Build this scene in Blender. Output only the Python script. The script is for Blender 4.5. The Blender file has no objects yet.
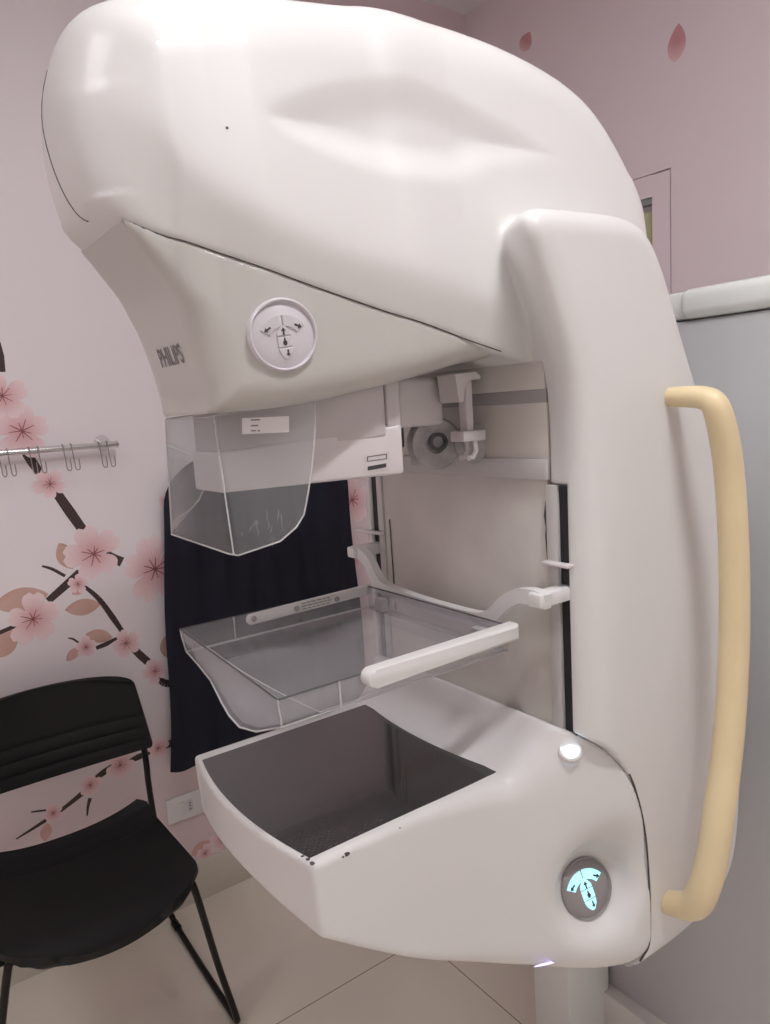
import bpy, bmesh, math, random
import numpy as np
from mathutils import Vector, Matrix

C = bpy.context.scene.collection
random.seed(3)
rng = np.random.default_rng(5)

# ------------------------------------------------------------------ camera
FPX = 740.0
PP = (385.0, 512.0)
CAM = np.array([0.0, 0.0, 1.40])

def _ray(p):
    v = np.array([p[0] - PP[0], p[1] - PP[1], FPX]); return v / np.linalg.norm(v)
_ex = _ray((1430, 342)); _ey = _ray((-150, 440)); _ey = _ey - _ex * _ex.dot(_ey); _ey /= np.linalg.norm(_ey)
ROT = np.array([_ex, _ey, np.cross(_ex, _ey)])

cam_d = bpy.data.cameras.new('camera'); cam = bpy.data.objects.new('camera', cam_d); C.objects.link(cam)
cam_d.sensor_fit = 'HORIZONTAL'; cam_d.sensor_width = 36.0; cam_d.lens = FPX / 770 * 36.0
cam_d.clip_start = 0.01
_r = ROT @ np.array([1, 0, 0]); _u = ROT @ np.array([0, -1, 0]); _b = ROT @ np.array([0, 0, -1])
cam.matrix_world = Matrix(((_r[0], _u[0], _b[0], CAM[0]), (_r[1], _u[1], _b[1], CAM[1]), (_r[2], _u[2], _b[2], CAM[2]), (0, 0, 0, 1)))
bpy.context.scene.camera = cam

def dirv(px, py): return ROT @ np.array([(px - PP[0]) / FPX, (py - PP[1]) / FPX, 1.0])
def onX(p, x): v = dirv(*p); return CAM + v * (x - CAM[0]) / v[0]
def onY(p, y): v = dirv(*p); return CAM + v * (y - CAM[1]) / v[1]
def onZ(p, z): v = dirv(*p); return CAM + v * (z - CAM[2]) / v[2]

# ------------------------------------------------------------------ materials
def mat(name, col, rough=0.5, metal=0.0, coat=0.0, spec=0.5, bump=0.0, bscale=200.0, vary=0.0, vscale=6.0):
    m = bpy.data.materials.new(name); m.use_nodes = True
    nt = m.node_tree; p = nt.nodes['Principled BSDF']
    p.inputs['Base Color'].default_value = (*col, 1); p.inputs['Roughness'].default_value = rough
    p.inputs['Metallic'].default_value = metal; p.inputs['Coat Weight'].default_value = coat
    p.inputs['Coat Roughness'].default_value = 0.06
    p.inputs['Specular IOR Level'].default_value = spec
    tc = nt.nodes.new('ShaderNodeTexCoord')
    if bump > 0:
        n = nt.nodes.new('ShaderNodeTexNoise'); n.inputs['Scale'].default_value = bscale; n.inputs['Detail'].default_value = 3
        b = nt.nodes.new('ShaderNodeBump'); b.inputs['Strength'].default_value = bump; b.inputs['Distance'].default_value = 0.002
        nt.links.new(tc.outputs['Object'], n.inputs['Vector']); nt.links.new(n.outputs['Fac'], b.inputs['Height'])
        nt.links.new(b.outputs['Normal'], p.inputs['Normal'])
    if vary > 0:
        n = nt.nodes.new('ShaderNodeTexNoise'); n.inputs['Scale'].default_value = vscale; n.inputs['Detail'].default_value = 4
        r = nt.nodes.new('ShaderNodeValToRGB')
        r.color_ramp.elements[0].position = 0.35; r.color_ramp.elements[1].position = 0.65
        r.color_ramp.elements[0].color = (*[c * (1 - vary) for c in col], 1); r.color_ramp.elements[1].color = (*[min(1, c * (1 + vary * 0.5)) for c in col], 1)
        nt.links.new(tc.outputs['Object'], n.inputs['Vector']); nt.links.new(n.outputs['Fac'], r.inputs['Fac'])
        nt.links.new(r.outputs['Color'], p.inputs['Base Color'])
    return m

def emit(name, col, s):
    m = mat(name, col, 0.4); p = m.node_tree.nodes['Principled BSDF']
    p.inputs['Emission Color'].default_value = (*col, 1); p.inputs['Emission Strength'].default_value = s
    return m

def clear(name, tint, haze=0.05, hazecol=(.8, .78, .78), rough=0.03, edge=0.0):
    m = bpy.data.materials.new(name); m.use_nodes = True; nt = m.node_tree; nt.nodes.clear()
    out = nt.nodes.new('ShaderNodeOutputMaterial')
    tr = nt.nodes.new('ShaderNodeBsdfTransparent'); tr.inputs['Color'].default_value = (*tint, 1)
    gl = nt.nodes.new('ShaderNodeBsdfGlossy'); gl.inputs['Roughness'].default_value = rough
    df = nt.nodes.new('ShaderNodeBsdfDiffuse'); df.inputs['Color'].default_value = (*hazecol, 1)
    lw = nt.nodes.new('ShaderNodeLayerWeight'); lw.inputs['Blend'].default_value = .5
    pw = nt.nodes.new('ShaderNodeMath'); pw.operation = 'POWER'; pw.inputs[1].default_value = 5; nt.links.new(lw.outputs['Facing'], pw.inputs[0])
    fr = nt.nodes.new('ShaderNodeMath'); fr.operation = 'MULTIPLY_ADD'; fr.inputs[1].default_value = .40; fr.inputs[2].default_value = .035; nt.links.new(pw.outputs[0], fr.inputs[0])
    m1 = nt.nodes.new('ShaderNodeMixShader'); m2 = nt.nodes.new('ShaderNodeMixShader')
    tc = nt.nodes.new('ShaderNodeTexCoord')
    n = nt.nodes.new('ShaderNodeTexNoise'); n.inputs['Scale'].default_value = 14; n.inputs['Detail'].default_value = 4
    mr = nt.nodes.new('ShaderNodeMapRange'); mr.inputs['To Min'].default_value = haze * 0.6; mr.inputs['To Max'].default_value = haze * 1.4
    nt.links.new(tc.outputs['Object'], n.inputs['Vector']); nt.links.new(n.outputs['Fac'], mr.inputs['Value'])
    nt.links.new(mr.outputs['Result'], m1.inputs['Fac'])
    nt.links.new(tr.outputs[0], m1.inputs[1]); nt.links.new(df.outputs[0], m1.inputs[2])
    nt.links.new(fr.outputs[0], m2.inputs['Fac']); nt.links.new(m1.outputs[0], m2.inputs[1]); nt.links.new(gl.outputs[0], m2.inputs[2])
    nt.links.new(m2.outputs[0], out.inputs['Surface'])
    return m

M = {}
M['white'] = mat('gloss_white_shell', (.71, .695, .685), .42, coat=.22, spec=.35, vary=.02, vscale=3)
M['beige'] = mat('warm_grey_shell', (.52, .50, .47), .30, coat=.15, vary=.02)
M['grey'] = mat('collimator_grey', (.55, .51, .515), .42, vary=.02)
M['band'] = mat('pale_tray', (.68, .63, .635), .4, vary=.02)
M['panel'] = mat('stained_cream_panel', (.66, .62, .58), .5, vary=.10, vscale=7)
M['ledge'] = mat('grey_ledge', (.54, .515, .505), .4)
M['strip'] = mat('dim_strip', (.36, .345, .34), .45)
M['black'] = mat('black_slit', (.015, .015, .018), .5)
M['dark'] = mat('dark_line', (.06, .055, .055), .5)
M['metal'] = mat('brushed_metal', (.62, .61, .62), .28, metal=.9)
M['hookwire'] = mat('dull_wire', (.34, .32, .32), .35, metal=.8)
M['chrome'] = mat('chrome', (.75, .74, .74), .18, metal=1)
M['gear'] = mat('worn_grey_plastic', (.42, .40, .395), .5, vary=.25, vscale=40)
M['yellow'] = mat('yellowed_plastic', (.76, .62, .38), .33, coat=.2, vary=.05, vscale=9)
M['text'] = mat('grey_print', (.20, .18, .185), .5)
M['ink'] = mat('dark_print', (.05, .045, .05), .5)
M['paper'] = mat('white_sticker', (.86, .83, .83), .5)
M['pad'] = mat('pale_lilac_pad', (.66, .62, .66), .35)
M['pad2'] = mat('button_pad', (.60, .565, .59), .35)
M['discgrey'] = mat('grey_disc', (.30, .275, .275), .35)
M['cyan'] = emit('lit_cyan_key', (.42, .84, .93), .85)
M['led'] = emit('white_led', (.72, .86, 1.0), 9.0)
M['violet'] = emit('violet_led_reflection', (.55, .45, 1.0), 2.0)  # emission stands in for an LED reflection under the housing
M['standgrey'] = mat('stand_grey', (.50, .495, .51), .45, bump=.15, bscale=500)
M['standwhite'] = mat('stand_white', (.80, .81, .79), .25, coat=.3)
M['kick'] = mat('kick_plate', (.74, .71, .685), .4)
M['clear'] = clear('clear_shield', (.93, .94, .94), .07, (.75, .74, .76))
M['tray'] = clear('clear_paddle', (.94, .94, .95), .14, (.75, .73, .75))
M['cleardge'] = clear('clear_edge', (.75, .76, .76), .45, (.9, .88, .88))
M['darkedge'] = clear('smoky_edge', (.35, .35, .36), .2, (.4, .4, .4))
M['chair'] = mat('black_plastic', (.007, .007, .0075), .45, spec=.3, bump=.35, bscale=900)
M['frame'] = mat('black_steel', (.007, .006, .006), .35, spec=.3)
M['navy'] = mat('navy_cloth', (.006, .007, .018), .85, bump=.3, bscale=120)
M['socket'] = mat('socket_white', (.78, .76, .76), .4)
M['ceiling'] = mat('white_ceiling', (.80, .78, .77), .8, bump=.05)

def mural(name, axis):
    m = bpy.data.materials.new(name); m.use_nodes = True; nt = m.node_tree; p = nt.nodes['Principled BSDF']
    p.inputs['Roughness'].default_value = .55; p.inputs['Specular IOR Level'].default_value = .35
    tc = nt.nodes.new('ShaderNodeTexCoord'); sx = nt.nodes.new('ShaderNodeSeparateXYZ'); nt.links.new(tc.outputs['Object'], sx.inputs[0])
    pale, pink = (.84, .775, .795, 1), (.76, .61, .63, 1)
    if axis == 'x':
        a = nt.nodes.new('ShaderNodeMapRange'); a.interpolation_type = 'SMOOTHSTEP'
        a.inputs['From Min'].default_value = .75; a.inputs['From Max'].default_value = 1.5; nt.links.new(sx.outputs['X'], a.inputs['Value'])
        b = nt.nodes.new('ShaderNodeMapRange'); b.interpolation_type = 'SMOOTHSTEP'
        b.inputs['From Min'].default_value = .75; b.inputs['From Max'].default_value = .15; nt.links.new(sx.outputs['Z'], b.inputs['Value'])
        mx = nt.nodes.new('ShaderNodeMath'); mx.operation = 'MAXIMUM'; nt.links.new(a.outputs[0], mx.inputs[0]); nt.links.new(b.outputs[0], mx.inputs[1])
        mix = nt.nodes.new('ShaderNodeMix'); mix.data_type = 'RGBA'; nt.links.new(mx.outputs[0], mix.inputs['Factor'])
        mix.inputs['A'].default_value = pale; mix.inputs['B'].default_value = pink
        nt.links.new(mix.outputs['Result'], p.inputs['Base Color'])
    else:
        n = nt.nodes.new('ShaderNodeTexNoise'); n.inputs['Scale'].default_value = 1.5
        nt.links.new(tc.outputs['Object'], n.inputs['Vector'])
        mix = nt.nodes.new('ShaderNodeMix'); mix.data_type = 'RGBA'; nt.links.new(n.outputs['Fac'], mix.inputs['Factor'])
        mix.inputs['A'].default_value = (.79, .68, .71, 1); mix.inputs['B'].default_value = (.82, .71, .74, 1)
        nt.links.new(mix.outputs['Result'], p.inputs['Base Color'])
    nb = nt.nodes.new('ShaderNodeTexNoise'); nb.inputs['Scale'].default_value = 220; nb.inputs['Detail'].default_value = 3
    nt.links.new(tc.outputs['Object'], nb.inputs['Vector'])
    bp = nt.nodes.new('ShaderNodeBump'); bp.inputs['Strength'].default_value = .12; bp.inputs['Distance'].default_value = .001
    nt.links.new(nb.outputs['Fac'], bp.inputs['Height']); nt.links.new(bp.outputs['Normal'], p.inputs['Normal'])
    return m
M['mural'] = mural('mural_left', 'x'); M['pinkwall'] = mural('mural_right', 'y')

def tile_mat(name, x0, y0, size, col, grout):
    m = bpy.data.materials.new(name); m.use_nodes = True; nt = m.node_tree; p = nt.nodes['Principled BSDF']
    p.inputs['Roughness'].default_value = .22; p.inputs['Coat Weight'].default_value = .15
    tc = nt.nodes.new('ShaderNodeTexCoord'); sx = nt.nodes.new('ShaderNodeSeparateXYZ'); nt.links.new(tc.outputs['Object'], sx.inputs[0])
    ms = []
    for ax, o in (('X', x0), ('Y', y0)):
        a = nt.nodes.new('ShaderNodeMath'); a.operation = 'SUBTRACT'; a.inputs[1].default_value = o - size * 20 - .0015; nt.links.new(sx.outputs[ax], a.inputs[0])
        b = nt.nodes.new('ShaderNodeMath'); b.operation = 'MODULO'; b.inputs[1].default_value = size; nt.links.new(a.outputs[0], b.inputs[0])
        c = nt.nodes.new('ShaderNodeMath'); c.operation = 'LESS_THAN'; c.inputs[1].default_value = .003; nt.links.new(b.outputs[0], c.inputs[0]); ms.append(c)
    mx = nt.nodes.new('ShaderNodeMath'); mx.operation = 'MAXIMUM'; nt.links.new(ms[0].outputs[0], mx.inputs[0]); nt.links.new(ms[1].outputs[0], mx.inputs[1])
    n = nt.nodes.new('ShaderNodeTexNoise'); n.inputs['Scale'].default_value = 3; n.inputs['Detail'].default_value = 5; nt.links.new(tc.outputs['Object'], n.inputs['Vector'])
    base = nt.nodes.new('ShaderNodeMix'); base.data_type = 'RGBA'; nt.links.new(n.outputs['Fac'], base.inputs['Factor'])
    base.inputs['A'].default_value = (*[c * .94 for c in col], 1); base.inputs['B'].default_value = (*[c * 1.04 for c in col], 1)
    mix = nt.nodes.new('ShaderNodeMix'); mix.data_type = 'RGBA'; nt.links.new(mx.outputs[0], mix.inputs['Factor'])
    nt.links.new(base.outputs['Result'], mix.inputs['A']); mix.inputs['B'].default_value = (*grout, 1)
    nt.links.new(mix.outputs['Result'], p.inputs['Base Color'])
    return m
M['floor'] = tile_mat('polished_tile', 1.057, 1.44, 1.2, (.88, .825, .71), (.36, .30, .25))
M['skirt'] = mat('tile_skirting', (.64, .60, .52), .3, vary=.04)

def carbon():
    m = bpy.data.materials.new('carbon_weave'); m.use_nodes = True; nt = m.node_tree; p = nt.nodes['Principled BSDF']
    p.inputs['Roughness'].default_value = .2; p.inputs['Coat Weight'].default_value = .7; p.inputs['Coat Roughness'].default_value = .04
    tc = nt.nodes.new('ShaderNodeTexCoord'); mp = nt.nodes.new('ShaderNodeMapping'); nt.links.new(tc.outputs['Object'], mp.inputs['Vector'])
    mp.inputs['Scale'].default_value = (118, 118, 1)
    ck = nt.nodes.new('ShaderNodeTexBrick'); nt.links.new(mp.outputs[0], ck.inputs['Vector'])
    ck.offset = .5; ck.inputs['Scale'].default_value = 1; ck.inputs['Mortar Size'].default_value = .12
    ck.inputs['Brick Width'].default_value = .9; ck.inputs['Row Height'].default_value = .5
    ck.inputs['Color1'].default_value = (.060, .054, .056, 1); ck.inputs['Color2'].default_value = (.050, .045, .047, 1); ck.inputs['Mortar'].default_value = (.010, .009, .010, 1)
    nt.links.new(ck.outputs['Color'], p.inputs['Base Color'])
    return m
M['carbon'] = carbon()

def petal_mat(name):
    m = bpy.data.materials.new(name); m.use_nodes = True; nt = m.node_tree; p = nt.nodes['Principled BSDF']
    a = nt.nodes.new('ShaderNodeVertexColor'); a.layer_name = 'print'
    nt.links.new(a.outputs['Color'], p.inputs['Base Color']); p.inputs['Roughness'].default_value = .55
    return m
M['print'] = petal_mat('mural_print')

# ------------------------------------------------------------------ object helpers
def thing(name, label, cat, loc=(0, 0, 0), group=None):
    o = bpy.data.objects.new(name, None); C.objects.link(o); o.location = loc; o.empty_display_size = .05
    o['label'] = label; o['category'] = cat
    if group: o['group'] = group
    return o
def origin(o):
    v = Vector((0, 0, 0))
    while o is not None: v += o.location; o = o.parent
    return v
def link(name, me, m, parent=None, label=None):
    o = bpy.data.objects.new(name, me); C.objects.link(o)
    if m is not None and len(me.materials) == 0: me.materials.append(m)
    if parent is not None:
        o.parent = parent; o.matrix_parent_inverse = Matrix.Translation(-origin(parent)) if parent.type == 'EMPTY' else Matrix.Identity(4)
    if label: o['label'] = label
    return o
def finish(name, bm, m, parent=None, label=None, smooth=True, angle=40):
    bmesh.ops.recalc_face_normals(bm, faces=bm.faces)
    me = bpy.data.meshes.new(name); bm.to_mesh(me); bm.free()
    if smooth:
        me.shade_smooth()
        try: me.set_sharp_from_angle(angle=math.radians(angle))
        except Exception: pass
    return link(name, me, m, parent, label)
def tag(o, label, cat, group=None):
    o['label'] = label; o['category'] = cat
    if group: o['group'] = group
    return o
def struct(o):
    o['kind'] = 'structure'; return o

def add_box(bm, lo, hi, bevel=0.0, seg=2):
    vs = [bm.verts.new((x, y, z)) for x in (lo[0], hi[0]) for y in (lo[1], hi[1]) for z in (lo[2], hi[2])]
    fs = [(0, 1, 3, 2), (4, 6, 7, 5), (0, 4, 5, 1), (2, 3, 7, 6), (0, 2, 6, 4), (1, 5, 7, 3)]
    faces = [bm.faces.new([vs[i] for i in f]) for f in fs]
    if bevel > 0:
        es = list({e for f in faces for e in f.edges})
        bmesh.ops.bevel(bm, geom=es, offset=bevel, segments=seg, profile=.5, affect='EDGES')
    return bm
def box(name, lo, hi, m, parent=None, bevel=0.0, seg=2, label=None):
    bm = bmesh.new(); add_box(bm, lo, hi, bevel, seg); return finish(name, bm, m, parent, label)

def catmull(pts, n=8, closed=False):
    P = [np.array(p, float) for p in pts]; out = []
    N = len(P); R = range(N if closed else N - 1)
    for i in R:
        p1, p2 = P[i % N], P[(i + 1) % N]
        p0 = P[(i - 1) % N] if closed or i > 0 else 2 * p1 - p2
        p3 = P[(i + 2) % N] if closed or i + 2 < N else 2 * p2 - p1
        if np.linalg.norm(p2 - p1) < 1e-9: continue
        if np.linalg.norm(p1 - p0) < 1e-9: p0 = 2 * p1 - p2
        if np.linalg.norm(p3 - p2) < 1e-9: p3 = 2 * p2 - p1
        for k in range(n):
            t = k / n
            out.append(.5 * ((2 * p1) + (-p0 + p2) * t + (2 * p0 - 5 * p1 + 4 * p2 - p3) * t * t + (-p0 + 3 * p1 - 3 * p2 + p3) * t ** 3))
    if not closed: out.append(P[-1])
    return np.array(out)

def add_tube(bm, pts, r, seg=12, cap=True, flat=1.0, up=None):
    pts = [Vector(p) for p in pts]; n = len(pts); rings = []
    rr = r if hasattr(r, '__len__') else [r] * n
    t = (pts[1] - pts[0]).normalized(); u = Vector(up) if up is not None else (Vector((0, 0, 1)) if abs(t.z) < .9 else Vector((1, 0, 0)))
    u = (u - t * u.dot(t)).normalized()
    for i in range(n):
        t = (pts[min(i + 1, n - 1)] - pts[max(i - 1, 0)]).normalized()
        u = (u - t * u.dot(t)).normalized(); w = t.cross(u)
        rings.append([bm.verts.new(pts[i] + (u * math.cos(a) + w * math.sin(a) * flat) * rr[i]) for a in [2 * math.pi * k / seg for k in range(seg)]])
    for a, b in zip(rings, rings[1:]):
        for k in range(seg): bm.faces.new((a[k], a[(k + 1) % seg], b[(k + 1) % seg], b[k]))
    if cap: bm.faces.new(rings[0][::-1]); bm.faces.new(rings[-1])
def tube(name, pts, r, m, parent=None, seg=12, label=None, flat=1.0, up=None):
    bm = bmesh.new(); add_tube(bm, pts, r, seg, True, flat, up); return finish(name, bm, m, parent, label, angle=50)

def frame_from(n, up=(0, 0, 1)):
    n = Vector(n).normalized(); u = Vector(up); u = (u - n * u.dot(n)).normalized(); s = u.cross(n)   # s: right as seen from outside
    return s, u, n
def add_lathe(bm, prof, o, n, seg=40, up=(0, 0, 1)):
    """prof: (radius, height along n)"""
    s, u, n = frame_from(n, up); o = Vector(o); rings = []
    for r, h in prof:
        if r < 1e-6: rings.append([bm.verts.new(o + n * h)])
        else: rings.append([bm.verts.new(o + n * h + s * (r * math.cos(2 * math.pi * k / seg)) + u * (r * math.sin(2 * math.pi * k / seg))) for k in range(seg)])
    for a, b in zip(rings, rings[1:]):
        for k in range(seg):
            k2 = (k + 1) % seg
            if len(a) == 1 and len(b) == 1: continue
            if len(a) == 1: bm.faces.new((a[0], b[k], b[k2]))
            elif len(b) == 1: bm.faces.new((a[k], b[0], a[k2]))
            else: bm.faces.new((a[k], a[k2], b[k2], b[k]))
def add_prism(bm, poly2, o, s, u, n, h0, h1, bevel=0):
    """extrude a 2D outline (in s,u axes at o) from h0 to h1 along n"""
    o, s, u, n = Vector(o), Vector(s), Vector(u), Vector(n)
    a = [bm.verts.new(o + s * p[0] + u * p[1] + n * h0) for p in poly2]; b = [bm.verts.new(o + s * p[0] + u * p[1] + n * h1) for p in poly2]
    N = len(a); f0 = bm.faces.new(a[::-1]); f1 = bm.faces.new(b)
    for k in range(N): bm.faces.new((a[k], a[(k + 1) % N], b[(k + 1) % N], b[k]))
    if bevel > 0: bmesh.ops.bevel(bm, geom=list(f1.edges), offset=bevel, segments=2, profile=.5, affect='EDGES')

# ------------------------------------------------------------------ signed-distance modelling of the moulded shells
def smax(a, b, k):
    h = np.maximum(k - np.abs(a - b), 0) / k; return np.maximum(a, b) + h * h * k * .25
def smin(a, b, k): return -smax(-a, -b, k)
def poly_sd(x, z, P):
    P = np.asarray(P, float); d = None; s = None
    for i in range(len(P)):
        a = P[i]; b = P[i - 1]; ex, ez = b[0] - a[0], b[1] - a[1]
        L = ex * ex + ez * ez
        if L < 1e-14: continue
        wx, wz = x - a[0], z - a[1]
        t = np.clip((wx * ex + wz * ez) / L, 0, 1)
        dx, dz = wx - ex * t, wz - ez * t
        q = dx * dx + dz * dz
        d = q if d is None else np.minimum(d, q)
        c1 = z >= a[1]; c2 = z < b[1]; c3 = ex * wz > ez * wx
        flip = (c1 & c2 & c3) | (~c1 & ~c2 & ~c3)
        s = flip if s is None else s ^ flip
    r = np.sqrt(d); return np.where(s, -r, r)
def curve1(pts):
    p = catmull(pts, 10); xs, ys = p[:, 0], p[:, 1]
    return lambda v: np.interp(v, xs, ys)

def mesh_sdf(f, lo, hi, h):
    """surface nets on a regular grid, then Newton steps onto the surface"""
    xs = np.arange(lo[0], hi[0] + h, h, dtype=np.float32); ys = np.arange(lo[1], hi[1] + h, h, dtype=np.float32); zs = np.arange(lo[2], hi[2] + h, h, dtype=np.float32)
    V = np.asarray(np.broadcast_to(f(xs[:, None, None], ys[None, :, None], zs[None, None, :]), (len(xs), len(ys), len(zs))), np.float32)
    I = V < 0
    c = np.zeros([n - 1 for n in V.shape], np.int8)
    for dx in (0, 1):
        for dy in (0, 1):
            for dz in (0, 1): c += I[dx:V.shape[0] - 1 + dx, dy:V.shape[1] - 1 + dy, dz:V.shape[2] - 1 + dz]
    act = (c > 0) & (c < 8); ijk = np.argwhere(act); ids = -np.ones(c.shape, np.int32); ids[act] = np.arange(len(ijk))
    corner = {}
    for dx in (0, 1):
        for dy in (0, 1):
            for dz in (0, 1): corner[(dx, dy, dz)] = V[ijk[:, 0] + dx, ijk[:, 1] + dy, ijk[:, 2] + dz]
    acc = np.zeros((len(ijk), 3)); cnt = np.zeros(len(ijk))
    ks = list(corner)
    for a in ks:
        for ax in range(3):
            if a[ax] == 0:
                b = list(a); b[ax] = 1; va, vb = corner[a], corner[tuple(b)]
                mk = (va < 0) != (vb < 0); t = np.where(mk, va / np.where(mk, va - vb, 1), 0)
                p = np.tile(np.array(a, float), (len(ijk), 1)); p[:, ax] = t
                acc[mk] += p[mk]; cnt[mk] += 1
    P = (ijk + acc / cnt[:, None]) * h + np.array([xs[0], ys[0], zs[0]])
    quads = []
    for ax in range(3):
        a0 = [slice(None)] * 3; a1 = [slice(None)] * 3; a0[ax] = slice(0, -1); a1[ax] = slice(1, None)
        ch = I[tuple(a0)] != I[tuple(a1)]; e = np.argwhere(ch)
        o1, o2 = [(1, 2), (2, 0), (0, 1)][ax]
        ok = (e[:, o1] > 0) & (e[:, o2] > 0) & (e[:, o1] < V.shape[o1] - 1) & (e[:, o2] < V.shape[o2] - 1); e = e[ok]
        def cell(d1, d2):
            q = e.copy(); q[:, o1] += d1; q[:, o2] += d2; return ids[q[:, 0], q[:, 1], q[:, 2]]
        Q = np.stack([cell(-1, -1), cell(0, -1), cell(0, 0), cell(-1, 0)], 1)
        fl = ~I[e[:, 0], e[:, 1], e[:, 2]]; Q[fl] = Q[fl][:, ::-1]; quads.append(Q)
    Q = np.concatenate(quads); Q = Q[(Q >= 0).all(1)]
    e = 1e-4
    for it in range(3):
        x, y, z = P.T; v = f(x, y, z)
        g = np.stack([f(x + e, y, z) - v, f(x, y + e, z) - v, f(x, y, z + e) - v], 1) / e
        st = (v / np.maximum((g * g).sum(1), .2))[:, None] * g
        L = np.linalg.norm(st, axis=1, keepdims=True); st *= np.minimum(1, h * .5 / np.maximum(L, 1e-9)); P = P - st
    return P, Q
def sdf_obj(name, f, lo, hi, h, m, parent=None, label=None, angle=50):
    P, Q = mesh_sdf(f, lo, hi, h)
    me = bpy.data.meshes.new(name); me.from_pydata(P.tolist(), [], Q.tolist()); me.shade_smooth()
    try: me.set_sharp_from_angle(angle=math.radians(angle))
    except Exception: pass
    return link(name, me, m, parent, label)
def sdf_hits(f, O, D, far, n=200):
    """first surface points along many rays, and the outward normals there"""
    O = np.atleast_2d(np.array(O, float)); D = np.atleast_2d(np.array(D, float)); D = D / np.linalg.norm(D, axis=1, keepdims=True)
    t = np.linspace(0, far, n); P = O[:, None, :] + t[None, :, None] * D[:, None, :]; Q = P.reshape(-1, 3)
    v = f(Q[:, 0], Q[:, 1], Q[:, 2]).reshape(len(O), n); k = np.argmax(v < 0, axis=1); k = np.maximum(k, 1); a, b = t[k - 1].copy(), t[k].copy()
    for _ in range(12):
        c = .5 * (a + b); p = O + D * c[:, None]; ins = f(p[:, 0], p[:, 1], p[:, 2]) < 0
        b = np.where(ins, c, b); a = np.where(ins, a, c)
    p = O + D * b[:, None]; e = 1e-4; g = np.zeros_like(p)
    for i in range(3):
        q = p.copy(); q[:, i] += e; r = p.copy(); r[:, i] -= e; g[:, i] = f(q[:, 0], q[:, 1], q[:, 2]) - f(r[:, 0], r[:, 1], r[:, 2])
    return p, g / np.linalg.norm(g, axis=1, keepdims=True)
def sdf_hit(f, o, d, far=1.0, n=300):
    p, g = sdf_hits(f, o, d, far, n); return p[0], g[0]

# SDF-BEGIN
Y0 = .82
# --- tube head + column ---
head_prof = catmull([(.262, 1.545), (.226, 1.580), (.207, 1.608), (.196, 1.645), (.192, 1.69), (.198, 1.73), (.219, 1.776), (.262, 1.799), (.335, 1.817), (.43, 1.830), (.58, 1.849), (.745, 1.845), (.868, 1.814),
                     (.940, 1.750), (.976, 1.675), (.965, 1.60), (.93, 1.5), (.88, 1.38), (.82, 1.37), (.74, 1.39), (.60, 1.40), (.40, 1.44)], 5, True)
seam_z = curve1([(.1, 1.622), (.20, 1.600), (.222, 1.590), (.25, 1.575), (.29, 1.560), (.39, 1.525), (.51, 1.492), (.655, 1.455), (.74, 1.437), (.80, 1.43), (1.2, 1.40)])
def yc(x): return Y0 - .03 * np.clip((.60 - x) / .25, 0, 1)
head_W = curve1([(.15, .055), (.19, .076), (.23, .093), (.29, .116), (.37, .139), (.48, .160), (.60, .178), (1.1, .178)])
ridge = curve1([(.1, 1.72), (.25, 1.665), (.29, 1.620), (.39, 1.568), (.515, 1.538), (.66, 1.508), (.85, 1.49), (1.2, 1.48)])
leaf = catmull([(.365, 1.683), (.44, 1.725), (.55, 1.748), (.66, 1.730), (.765, 1.700), (.765, 1.700), (.66, 1.672), (.585, 1.645), (.50, 1.642), (.42, 1.655)], 6, True)
def head_hw(x, z):
    t = z - ridge(x); s = np.sqrt(t * t + .014 ** 2) - .014
    lean = .26 * s - .13 * t            # .13 above the ridge, .39 below it
    d = poly_sd(x, z, leaf); q = np.clip((-d + .006) / .048, 0, 1); q = q * q * (3 - 2 * q)
    return head_W(x) - lean * np.clip((x - .17) / .14, 0, 1) - .0105 * q
head_k = curve1([(1.2, .030), (1.57, .030), (1.61, .040), (1.69, .070), (1.74, .080), (2.0, .080)])
def f_head(x, y, z):
    f = smax(poly_sd(x, z, head_prof), np.abs(y - yc(x)) - head_hw(x, z), head_k(z))
    return smax(f, (seam_z(x) - z) * .95, .008)
pil_prof = catmull([(.55, 1.605), (.55, 1.605), (.55, .62), (.55, .62), (.80, .60), (.93, .60), (1.02, .63), (1.058, .71),
                    (1.068, .90), (1.058, 1.10), (1.028, 1.24), (.988, 1.325), (.949, 1.40), (.908, 1.48), (.871, 1.555), (.836, 1.598), (.79, 1.612), (.70, 1.611)], 5, True)
pil_front = curve1([(.4, .70), (1.10, .70), (1.25, .700), (1.335, .697), (1.42, .680), (1.505, .643), (1.585, .604), (1.62, .588), (1.8, .50)])
pil_slant = curve1([(.4, .06), (1.1, .06), (1.30, .12), (1.42, .36), (1.50, .52), (1.60, .60), (1.8, .60)])
def f_pillar(x, y, z):
    a = np.abs(y - Y0)
    f = smax(poly_sd(x, z, pil_prof), a - .25, .035)
    return smax(f, (pil_front(z) + pil_slant(z) * (.25 - a) - x) * .85, .045)
seam_prof = catmull([(.30, 1.05), (.30, 1.05), (.66, 1.05), (.66, 1.05), (.685, .985), (.712, .966), (.745, .938), (.779, .888), (.803, .81), (.812, .72), (.8125, .66), (.809, .635), (.797, .613), (.77, .596), (.73, .55), (.73, .55), (.30, .55), (.30, .55)], 5, True)
def sd_box(x, y, z, lo, hi):
    return np.maximum(np.maximum(np.maximum(lo[0] - x, x - hi[0]), np.maximum(lo[1] - y, y - hi[1])), np.maximum(lo[2] - z, z - hi[2]))
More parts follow.
